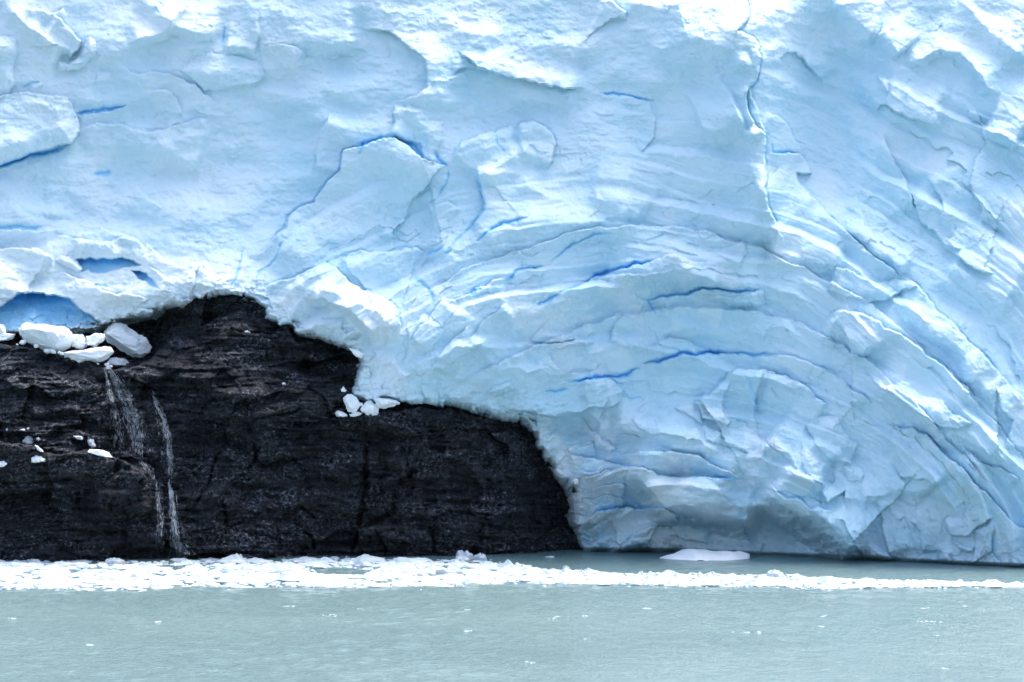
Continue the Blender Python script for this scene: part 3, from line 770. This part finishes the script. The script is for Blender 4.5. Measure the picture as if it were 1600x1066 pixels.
# ------------------------------------------------------------------ ice lying on the rock
T8 = lambda pts: [(x / 3.5533, 440 + y / 3.5533) for x, y in pts]
C2 = lambda pts: [(400 + x / 3.9925, 434 + y / 3.9925) for x, y in pts]
D3 = lambda pts: [(800 + x / 3.9925, 640 + y / 3.9925) for x, y in pts]
def ice_block(name, P, Y0, T, label, group=None, cat='ice block', seed=0, box=.55, cuts=9, material=None):
    """a broken block of ice with the given front outline, T metres half depth, chiselled by random flat cuts"""
    r = np.random.default_rng(seed); P = np.array(P, float)
    Q = np.vstack([P, P[:1]]); L = np.concatenate([[0], np.cumsum(np.hypot(*np.diff(Q, axis=0).T))])
    n = 44; tt = np.linspace(0, L[-1], n, endpoint=False)
    O = np.stack([np.interp(tt, L, Q[:, 0]), np.interp(tt, L, Q[:, 1])], 1)
    c = O.mean(0)
    x, _, z = at(O[:, 0], O[:, 1], Y0); cx, _, cz = [float(q) for q in at(c[0], c[1], Y0)]
    bm = bmesh.new(); x = x - cx; z = z - cz; S = min(np.ptp(x), np.ptp(z))
    for i in range(0, n, 3): bm.verts.new((x[i], r.uniform(-.25, .25) * T, z[i]))
    for sgn in (-1, 1):
        for i in range(0, n, 9):
            k = r.uniform(.45, .9); bm.verts.new((x[i] * k, sgn * T * r.uniform(.55, 1), z[i] * k))
    res = bmesh.ops.convex_hull(bm, input=bm.verts)
    bmesh.ops.delete(bm, geom=[g for g in res['geom_interior'] if isinstance(g, bmesh.types.BMVert)], context='VERTS')
    bmesh.ops.dissolve_limit(bm, angle_limit=math.radians(9), verts=bm.verts, edges=bm.edges)
    bmesh.ops.bevel(bm, geom=bm.edges[:], offset=.022 * S, segments=1, affect='EDGES', clamp_overlap=True)
    bmesh.ops.triangulate(bm, faces=bm.faces)
    bmesh.ops.subdivide_edges(bm, edges=[e for e in bm.edges if e.calc_length() > .18 * S], cuts=3, use_grid_fill=True)
    for v in bm.verts:
        v.co += v.normal * S * (.02 * math.sin(9 * v.co.x / S + seed) * math.sin(8 * v.co.z / S + 2 * seed) + .012 * r.normal())
    bm.verts.ensure_lookup_table(); A = np.array([v.co[:] for v in bm.verts]); sd = A[r.integers(len(A), size=26)]; off = r.uniform(-.09, .05, 26) * S * (.35 if T > 1.4 else 1)
    near = ((A[:, None] - sd[None]) ** 2).sum(-1).argmin(1); bm.normal_update()
    for v, k in zip(bm.verts, near): v.co += v.normal * off[k]
    me = bpy.data.meshes.new(name); bm.to_mesh(me); bm.free()
    me.polygons.foreach_set('use_smooth', np.ones(len(me.polygons), bool))
    me.set_sharp_from_angle(angle=math.radians(24))
    me.materials.append(material or M_SNOW)
    o = link(bpy.data.objects.new(name, me)); o.location = (cx, Y0, cz)
    return tag(o, label, cat, group)
GL = 'ice blocks fallen on the rock ledge'
blocks = [
 (T8, [(570,275),(600,240),(660,222),(700,235),(740,265),(800,300),(840,345),(852,385),(820,415),(750,428),(700,400),(640,360),(590,330)], 1.6, 'large smooth tilted white ice slab, rightmost block on the rock ledge', GL, 3),
 (T8, [(97,260),(120,232),(165,225),(230,237),(290,245),(340,240),(400,275),(420,300),(415,340),(380,370),(330,400),(240,380),(160,345),(110,310)], 1.9, 'biggest white ice block with a flat top on the left rock ledge', GL, 10),
 (T8, [(400,290),(430,285),(470,305),(490,340),(470,375),(420,375),(395,350)], 1.0, 'small upright ice block wedged right against the biggest ledge block', GL, 9),
 (T8, [(470,300),(540,285),(580,290),(588,320),(560,345),(520,370),(480,350)], 1.0, 'ice block with pointed right end just left of the tilted slab', GL, 9),
 (T8, [(350,395),(400,390),(470,380),(560,355),(600,345),(635,390),(600,430),(550,458),(480,440),(410,440),(350,420)], 1.2, 'wide jagged ice block lowest in the ledge pile above the waterfall', GL, 12),
 (T8, [(590,465),(610,430),(650,420),(690,430),(705,425),(720,460),(715,478),(660,470)], .7, 'low ice lump at the ledge end directly under the tilted slab', GL, 6),
 (T8, [(-40,285),(0,285),(40,290),(90,290),(70,325),(30,330),(0,335),(-40,325)], .8, 'flat ice block at the left photo edge on the rock ledge', GL, 6),
 (T8, [(-30,230),(0,230),(20,240),(35,280),(0,300),(-30,300)], .7, 'upright ice block at the left photo edge, behind the flat one', GL, 6),
 (T8, [(255,380),(290,370),(310,385),(312,402),(280,397)], .4, 'small ice lump under the front of the biggest ledge block', GL, 4),
]
for i, (f, pts, T, lab, g, cuts) in enumerate(blocks):
    P = f(pts); c = np.mean(P, 0); bot = max(p[1] for p in P)
    Y0 = 252.9 if i not in (0, 5) else rockY(c[0], bot) - .55 * T
    if i in (2, 3): Y0 += .6
    if i in (4, 8): Y0 -= .9
    ice_block('ice_block', P, Y0, T, lab, g, seed=20 + i, cuts=cuts)
cr = np.random.default_rng(31)
for i in range(16):
    u = cr.uniform(25, 185); v = np.interp(u, LEDGE[:, 0], LEDGE[:, 1]) - cr.uniform(-1, 5); k = cr.uniform(2, 6)
    P = [(u + k * math.cos(a) * cr.uniform(.7, 1.3), v + .7 * k * math.sin(a) * cr.uniform(.7, 1.3)) for a in np.linspace(0, 6.28, 8)[:-1]]
    ice_block('ice_crumb', P, 251.9, .25, 'small white ice crumb among the blocks on the rock ledge', 'ice crumbs on the rock ledge', seed=200 + i)
GS = 'snow lumps on the lower rock step'
lumps = [
 (T8, [(32,822),(38,814),(48,818),(50,830),(40,834)], 'tiny white ice lump at the left end of the upper row on the rock step', GS),
 (T8, [(110,824),(125,816),(140,820),(138,829),(120,830)], 'tiny flat ice lump in the middle of the upper row on the rock step', GS),
 (T8, [(148,818),(156,809),(164,816),(160,825)], 'tiny round ice lump at the right end of the upper row on the rock step', GS),
 (T8, [(125,890),(140,860),(165,855),(182,870),(185,900),(150,908)], 'domed white ice lump on the left rock step, biggest of its cluster', GS),
 (T8, [(200,870),(215,865),(228,878),(210,888)], 'small ice lump right beside the domed lump on the rock step', GS),
 (T8, [(193,905),(215,915),(240,940),(245,950),(215,945)], 'thin slanting ice sliver just below right of the domed lump', GS),
 (T8, [(170,1005),(180,975),(205,960),(225,975),(255,985),(250,1000),(200,1005)], 'low peaked ice lump on the rock step below the domed lump', GS),
 (T8, [(405,858),(440,855),(460,862),(458,880),(430,878)], 'small flat ice piece left of the upright shard near the waterfall', GS),
 (T8, [(480,890),(495,862),(515,870),(535,915),(510,925)], 'upright pointed ice shard standing on the rock step by the waterfall', GS),
 (T8, [(485,945),(500,928),(560,930),(605,945),(612,960),(635,978),(600,975),(540,965)], 'long flat white ice piece on the rock step under the upright shard', GS),
 (T8, [(-10,1000),(20,995),(40,1010),(20,1030),(-10,1028)], 'small thin ice scrap at the left photo edge on the rock', GS),
]
GC = 'ice chunks on the middle rock shoulder'
lumps += [
 (C2, [(540,745),(560,728),(600,730),(630,750),(625,775),(655,800),(610,850),(575,835),(560,790)], 'irregular tall white ice chunk, left of the pair under the glacier edge', GC),
 (C2, [(645,825),(690,770),(720,765),(760,790),(772,850),(745,878),(710,882),(670,850)], 'blocky white ice chunk, lowest of those on the rock shoulder', GC),
 (C2, [(725,745),(760,755),(860,755),(910,778),(880,795),(800,825),(770,820),(740,780)], 'long wedge of white ice tapering right under the glacier edge', GC),
 (C2, [(492,850),(505,828),(540,835),(572,858),(560,870),(500,868)], 'small low ice chunk, leftmost on the rock shoulder', GC),
 (C2, [(530,700),(545,678),(568,705),(555,715),(532,714)], 'tiny pointed ice chunk, topmost on the rock shoulder', GC),
 (C2, [(575,850),(600,855),(640,835),(665,845),(640,865),(590,868)], 'thin ice rubble lying between the tall and the blocky chunk', GC),
 (C2, [(640,780),(665,780),(668,800),(645,805)], 'tiny ice bit wedged between the tall chunk and the blocky chunk', GC),
 (C2, [(160,655),(180,653),(188,668),(165,672)], 'tiny ice bit alone on the rock left of the shoulder chunks', None),
 (T8, [(1352,280),(1365,271),(1385,274),(1392,287),(1370,290)], 'small white snow cap alone on the upper rock dome', None),
]
for i, (f, pts, lab, g) in enumerate(lumps):
    P = f(pts); c = np.mean(P, 0); bot = max(p[1] for p in P); w = np.ptp(np.array(P)[:, 0]) * .06
    T = max(.15, .38 * w)
    Yl = min(rockY(c[0], bot), rockY(c[0], c[1])) - .35 * T
    ice_block('ice_lump', P, min(Yl, 249.4) if g == GC else Yl, T, lab, g, seed=60 + i, cuts=7)
ice_block('ice_lump', D3([(378,440),(395,425),(415,435),(412,460),(395,468)]), 251.5, .4, 'small cube of ice clinging to the glacier edge beside the rock', None, seed=99, cuts=8)
ice_block('ice_lump', C2([(580,440),(620,445),(680,475),(660,505),(620,490)]), 248.6, .7, 'smooth ice knob hanging at the notch of the glacier edge', None, seed=98, cuts=5)

# ------------------------------------------------------------------ meltwater falling down the rock
def waterfall(paths, label, seed):
    root = link(bpy.data.objects.new('waterfall', None)); tag(root, label, 'waterfall')
    u, v = paths[0][1][-1]; root.location = [float(q) for q in at(u, v, rockY(u, v) - .12)]
    for k, (part, pts, spread, n, thick) in enumerate(paths):
        o = tube_dashes([(pts, spread, n, thick)], part, seed * 10 + k); o['kind'] = 'stuff'
        o.parent = root; o.matrix_parent_inverse = Matrix.Translation(root.location).inverted()
    return root
def tube_dashes(paths, name, seed):
    r = np.random.default_rng(seed); co = []; fs = []
    def dash(p0, p1, w):
        b = len(co); d = p1 - p0
        for p in (p0, p1):
            for k in range(3):
                an = 2.1 * k; co.append((p[0] + w * math.cos(an), p[1] + w * math.sin(an), p[2]))
        for k in range(3): fs.append((b + k, b + (k + 1) % 3, b + 3 + (k + 1) % 3, b + 3 + k))
    for pts, spread, n, thick in paths:
        P = np.array(pts, float); L = np.concatenate([[0], np.cumsum(np.hypot(*np.diff(P, axis=0).T))])
        for _ in range(n):
            off = r.normal(0, 1); s = r.uniform(0, .15) * L[-1]; ph = r.uniform(0, 6.28)
            while s < L[-1] * r.uniform(.75, 1.0):
                ln = r.uniform(2, 8)
                e = min(s + ln, L[-1])
                q = []
                for tq in (s, e):
                    sp = 1.25 * np.interp(tq / L[-1], np.linspace(0, 1, len(spread)), spread)
                    u = np.interp(tq, L, P[:, 0]) + sp * (off + .35 * math.sin(tq * .12 + ph)); v = np.interp(tq, L, P[:, 1])
                    Y = min(rockY(u, v), rockY(u, v + 4)) - .12
                    q.append(np.array([float(z) for z in at(u, v, Y)]))
                dash(q[0], q[1], .75 * thick * min(2.6, r.lognormal(-.3, .6)))
                off += r.normal(0, .22); s = e + r.exponential(4.0)
    me = bpy.data.meshes.new(name); me.from_pydata([tuple(c) for c in co], [], fs); me.update(); me.materials.append(M_FALL)
    return link(bpy.data.objects.new(name, me))
waterfall([('veil', [(172,576),(185,600),(200,632),(211,662),(217,690),(220,716)], [2, 4, 5, 5, 5], 36, .020),
           ('side_trickle', [(163,574),(169,598),(178,637),(186,680),(188,712)], [1, 2.5, 4, 6], 18, .017),
           ('bright_thread', [(210,650),(216,684),(219,716)], [2, 3, 2], 14, .028),
           ('spill', [(222,720),(232,733),(238,740),(240,750)], [3, 2, 1], 18, .022),
           ('lower_trickle', [(247,750),(247,780),(250,812),(250,868)], [1.5, 1.5, 2, 3], 16, .020)], 'broad thin waterfall veil below the ledge ice blocks on dark rock', 7)
waterfall([('upper_thread', [(236,610),(247,635),(256,655),(263,688),(266,724),(264,755)], [1.5, 2, 2, 2, 2.5], 22, .020),
           ('lower_fall', [(264,752),(269,788),(273,828),(279,858),(286,872)], [1.2, 2, 2.5, 3.5, 5], 38, .024),
           ('splash', [(277,846),(283,860),(286,874)], [4, 6, 8], 40, .026)], 'narrow thread of waterfall ending in a splash at the lake, right one', 8)

# ------------------------------------------------------------------ floating ice
BAND_U = [-120, 0, 100, 170, 250, 300, 400, 500, 570, 650, 720, 780, 800, 850, 880, 950, 1000, 1060, 1150, 1210, 1300, 1400, 1500, 1600, 1720]
BAND_T = [878, 878, 877, 878, 878, 874, 875, 874, 873, 876, 875, 879, 884, 891, 892, 897, 899, 898, 900, 900, 906, 910, 912, 915, 917]
BAND_B = [919, 919, 920, 922, 920, 917, 916, 917, 917, 916, 916, 911, 910, 911, 912, 913, 913, 915, 916, 916, 919, 917, 916, 918, 920]
HOLES = [np.array([(486, 888), (520, 886), (560, 891), (600, 897), (560, 900), (500, 900)], float), np.array([(634, 887), (660, 889), (645, 893)], float),
         np.array([(110, 893), (155, 888), (150, 893), (90, 899)], float), np.array([(270, 886), (295, 886), (295, 892), (272, 892)], float), np.array([(690, 888), (730, 888), (720, 893)], float)]
def in_hole(u, v):
    p = (np.array([[u]], float), np.array([[v]], float))
    return any(poly_inside(*p, H)[0, 0] for H in HOLES)
def floe_mesh(name, seed, hump=.5, hz=(1, .95, .8, .62, .42, .12, -.5)):
    r = np.random.default_rng(seed); n, m = 26, 7; co = []
    ph = r.uniform(0, 6.28, 5); am = r.uniform(.03, .14, 5)
    fr = [0, .35, .62, .82, .95, 1.0, .97]
    for k in range(m):
        for i in range(n):
            a = 2 * math.pi * i / n
            rad = 1 + sum(am[j] * math.sin((j + 2) * a + ph[j]) for j in range(5))
            x = rad * fr[k] * math.cos(a) + (r.normal(0, .02) if k else 0); y = rad * fr[k] * math.sin(a) + (r.normal(0, .02) if k else 0)
            z = hz[k] * (.7 + hump * math.sin(2.3 * x + ph[0]) * math.cos(2.9 * y + ph[1]) + .25 * math.sin(6 * x + ph[2]) * math.sin(5 * y + ph[3])) + (r.normal(0, .07) if 0 < k < 5 else 0)
            co.append((x, y, z))
    fs = [tuple(range(n))] + [(k * n + i, (k + 1) * n + i, (k + 1) * n + (i + 1) % n, k * n + (i + 1) % n) for k in range(m - 1) for i in range(n)]
    me = bpy.data.meshes.new(name); me.from_pydata(co, [], fs[1:]); me.update()
    me.polygons.foreach_set('use_smooth', np.ones(len(me.polygons), bool)); me.set_sharp_from_angle(angle=math.radians(35))
    me.materials.append(M_FLOE); return me
FLOES = [floe_mesh('ice_floe', 300 + k, .25 + .06 * k) for k in range(9)]
KNOBS = [floe_mesh('ice_floe', 400 + k, .06, (1, .98, .93, .82, .6, .25, -.5)) for k in range(3)]
_fr = np.random.default_rng(77)
def floe(u, v, w_px, h, depth, label, group=None, mesh=None, rot=None):
    Y = float(water_Y(v)); x = float(at(u, v, Y)[0])
    o = link(bpy.data.objects.new('ice_floe', mesh or FLOES[int(_fr.integers(len(FLOES)))]))
    o.location = (x, Y, 0.0); o.scale = (w_px * .5 * Y / F, depth, h); o.rotation_euler = (0, 0, _fr.normal(0, .12) if rot is None else rot)
    return tag(o, label, 'ice floe', group)
floe(725, 874, 25, .95, 1.0, 'tall rounded ice lump standing highest on the floe band', None, KNOBS[0], .3)
floe(751, 876, 15, .75, .6, 'upright ice knob beside the tall rounded lump on the floe band', None, KNOBS[1], .8)
floe(179, 881, 28, .6, 1.1, 'pointed ice hump at the back of the left floe band', None, KNOBS[2], .2)
floe(373, 876, 14, .75, .8, 'small ice peak at the rock foot right of the waterfall splash', None, FLOES[1], .2)
floe(885, 894, 9, .65, .5, 'slim ice tooth sticking up where the floe band narrows', None, KNOBS[2], .5)
floe(908, 897, 9, .45, .5, 'smaller ice knob between the slim tooth and its right neighbour', None, KNOBS[0], .1)
floe(919, 897, 11, .6, .5, 'rounded ice tooth right of the smaller knob on the floe line', None, KNOBS[1], .4)
floe(1211, 903, 26, .75, .9, 'tallest peaked ice lump on the right part of the floe line', None, KNOBS[2], .1)
floe(1110, 905, 24, .45, 1.0, 'low hump mid way along the right floe line', None, FLOES[8], .2)
floe(1300, 909, 70, .3, 1.4, 'long flat floe at the right end of the thick floe line', None, FLOES[3], 0)
floe(860, 870.5, 14, .12, .5, 'thin flat ice scrap floating alone by the rock corner', None, FLOES[2], 0)
floe(820, 884.5, 18, .12, .6, 'thin flat ice scrap floating just behind the floe band', None, FLOES[6], 0)
berg = [(925,932),(1000,904),(1080,878),(1140,868),(1200,880),(1300,887),(1420,887),(1490,907),(1440,925),(1270,932),(1150,938)]
def build_berg():
    P = np.array(D3(berg)); Y0 = float(water_Y(873.5)); topu = P[:8, 0]; topv = P[:8, 1]
    us = np.linspace(P[0, 0], P[7, 0], 64); r = np.random.default_rng(4); ys = np.linspace(-1, 1, 17)
    X = np.zeros((17, 64)); Yg = X.copy(); Z = X.copy()
    for i, u in enumerate(us):
        zt = max(.05, float(at(u, np.interp(u, topu, topv), Y0)[2])); hw = 3.0 * math.sqrt(max(0, 1 - (2 * i / 63 - 1) ** 2)) + .05
        for j, y in enumerate(ys):
            X[j, i] = float(at(u, 870, Y0)[0]); Yg[j, i] = Y0 + 1.0 + hw * y
            Z[j, i] = zt * (1 - abs(y + .1 * math.sin(i * .3)) ** 1.6) - .12 * abs(y) + .05 * math.sin(i * .45 + 5 * y)
    me, _ = grid_mesh('iceberg', X, Yg, Z); me.materials.append(M_SNOW)
    return tag(link(bpy.data.objects.new('iceberg', me)), 'long low white iceberg with one peak floating under the ice arch', 'iceberg')
build_berg()
ZONE = [(-200, 330, 'of the white band left of the waterfall splash'), (330, 640, 'of the white band below the middle of the rock'),
        (640, 860, 'of the white band below the right of the rock'), (860, 1800, 'of the narrow floe line before the ice arch')]
nfl = 0
for v in np.arange(874, 922, 3.6):
    u = -90 + _fr.uniform(0, 30)
    while u < 1690:
        w = _fr.uniform(22, 70) if u < 860 else _fr.uniform(14, 36)
        vt = np.interp(u, BAND_U, BAND_T) + 2.5; vb = np.interp(u, BAND_U, BAND_B) - 1.5
        vv = v + _fr.normal(0, 1.0)
        if vt < vv < vb and not in_hole(u, vv) and _fr.random() < .7:
            row = (vv - vt) / (vb - vt); g = next(z for a, b, z in ZONE if a <= u < b)
            lab = ('floe at the back edge ' if row < .33 else 'floe at the front edge ' if row > .67 else 'floe in the middle row ') + g; g = 'floes ' + g
            floe(u, vv, w, _fr.uniform(.2, .5) * (1 if u < 860 else .8) * (1.25 if vv < vt + 5 else .9), _fr.uniform(.6, 1.6), lab, g); nfl += 1
        u += w * _fr.uniform(.75, 1.25)
print('floes', nfl)
def build_brash():
    r = np.random.default_rng(9); co = []; fs = []
    n = 9
    def lump(u, v, w, h):
        Y = float(water_Y(v)); x = float(at(u, v, Y)[0]); z0 = float(wave(x, Y)) * .5; b = len(co); ph = r.uniform(0, 6.28)
        for fr_, hz in ((1.0, -.3), (.98, .3), (.6, .85)):
            for i in range(n):
                a = 2 * math.pi * i / n + ph; k = fr_ * (1 + r.normal(0, .16))
                co.append((x + w * k * math.cos(a), Y + w * 1.2 * k * math.sin(a), z0 + h * hz * (1 + r.normal(0, .2))))
        co.append((x, Y, z0 + h))
        for q in range(2):
            for i in range(n): fs.append((b + q * n + i, b + q * n + (i + 1) % n, b + (q + 1) * n + (i + 1) % n, b + (q + 1) * n + i))
        for i in range(n): fs.append((b + 2 * n + i, b + 2 * n + (i + 1) % n, b + 3 * n))
    for _ in range(5200):
        u = r.uniform(-110, 1710); vt = np.interp(u, BAND_U, BAND_T); vb = np.interp(u, BAND_U, BAND_B)
        v = r.uniform(vt - .5, vb + .8)
        if in_hole(u, v) and r.random() < .93: continue
        w = r.lognormal(-1.25, .45)
        lump(u, v, w, w * r.uniform(.15, .5))
    for _ in range(160):
        u = r.uniform(-110, 1700); vt = np.interp(u, BAND_U, BAND_T); vb = np.interp(u, BAND_U, BAND_B)
        lump(u, vb + r.exponential(1.5) if r.random() < .6 else vt - r.exponential(1.2), r.uniform(.06, .2), .06)
    me = bpy.data.meshes.new('brash_ice'); me.from_pydata(co, [], fs); me.update(); me.materials.append(M_FLOE)
    return tag(link(bpy.data.objects.new('brash_ice', me)), 'slush of small white ice bits between the floes', 'brash ice', kind='stuff')
build_brash()
def build_foam():
    r = np.random.default_rng(19); co = []; fs = []
    spots = [(20,968,20),(300,933,8),(452,948,22),(515,962,26),(335,980,6),(285,983,8),(140,1008,12),(378,990,10),(245,972,12),(868,966,40),(916,962,16),(700,938,7),(733,953,14),(783,958,10),
      (971,959,8),(729,987,22),(894,1000,10),(916,998,12),(830,1036,16),(956,978,8),(566,952,14),(1011,952,26),(1160,988,56),(1187,990,14),(1287,962,16),(1400,944,6),(1445,950,24),(1506,947,20),(1581,949,14),
      (1450,973,40),(1465,993,14),(1221,1011,6),(1476,1046,14),(1099,994,10),(1285,981,14),(660,1018,8),(90,1040,10),(560,1046,8),(1330,1030,8),(1050,1030,8),(200,945,10),(620,940,8),(1120,940,10),(1560,1010,10)]
    for u, v, w in [q for q in spots if q[2] >= 12]:
        for _ in range(int(2 + w / 4)):
            uu = u + r.normal(0, w * .25); vv = v + r.normal(0, .7); Y = float(water_Y(vv)); x = float(at(uu, vv, Y)[0])
            z = float(wave(x, Y)) * .9 + .035; s = r.uniform(.02, .07); b = len(co); n = 8
            for i in range(n):
                a = 2 * math.pi * i / n; k = s * (1 + r.normal(0, .3)); co.append((x + 2.0 * k * math.cos(a), Y + 2.4 * k * math.sin(a), z - .03))
            co.append((x, Y, z + .03))
            for i in range(n): fs.append((b + i, b + (i + 1) % n, b + n))
    me = bpy.data.meshes.new('foam'); me.from_pydata(co, [], fs); me.update(); me.materials.append(M_FOAM)
    return tag(link(bpy.data.objects.new('foam', me)), 'scattered small white whitecap foam on the open lake', 'foam', kind='stuff')
build_foam()
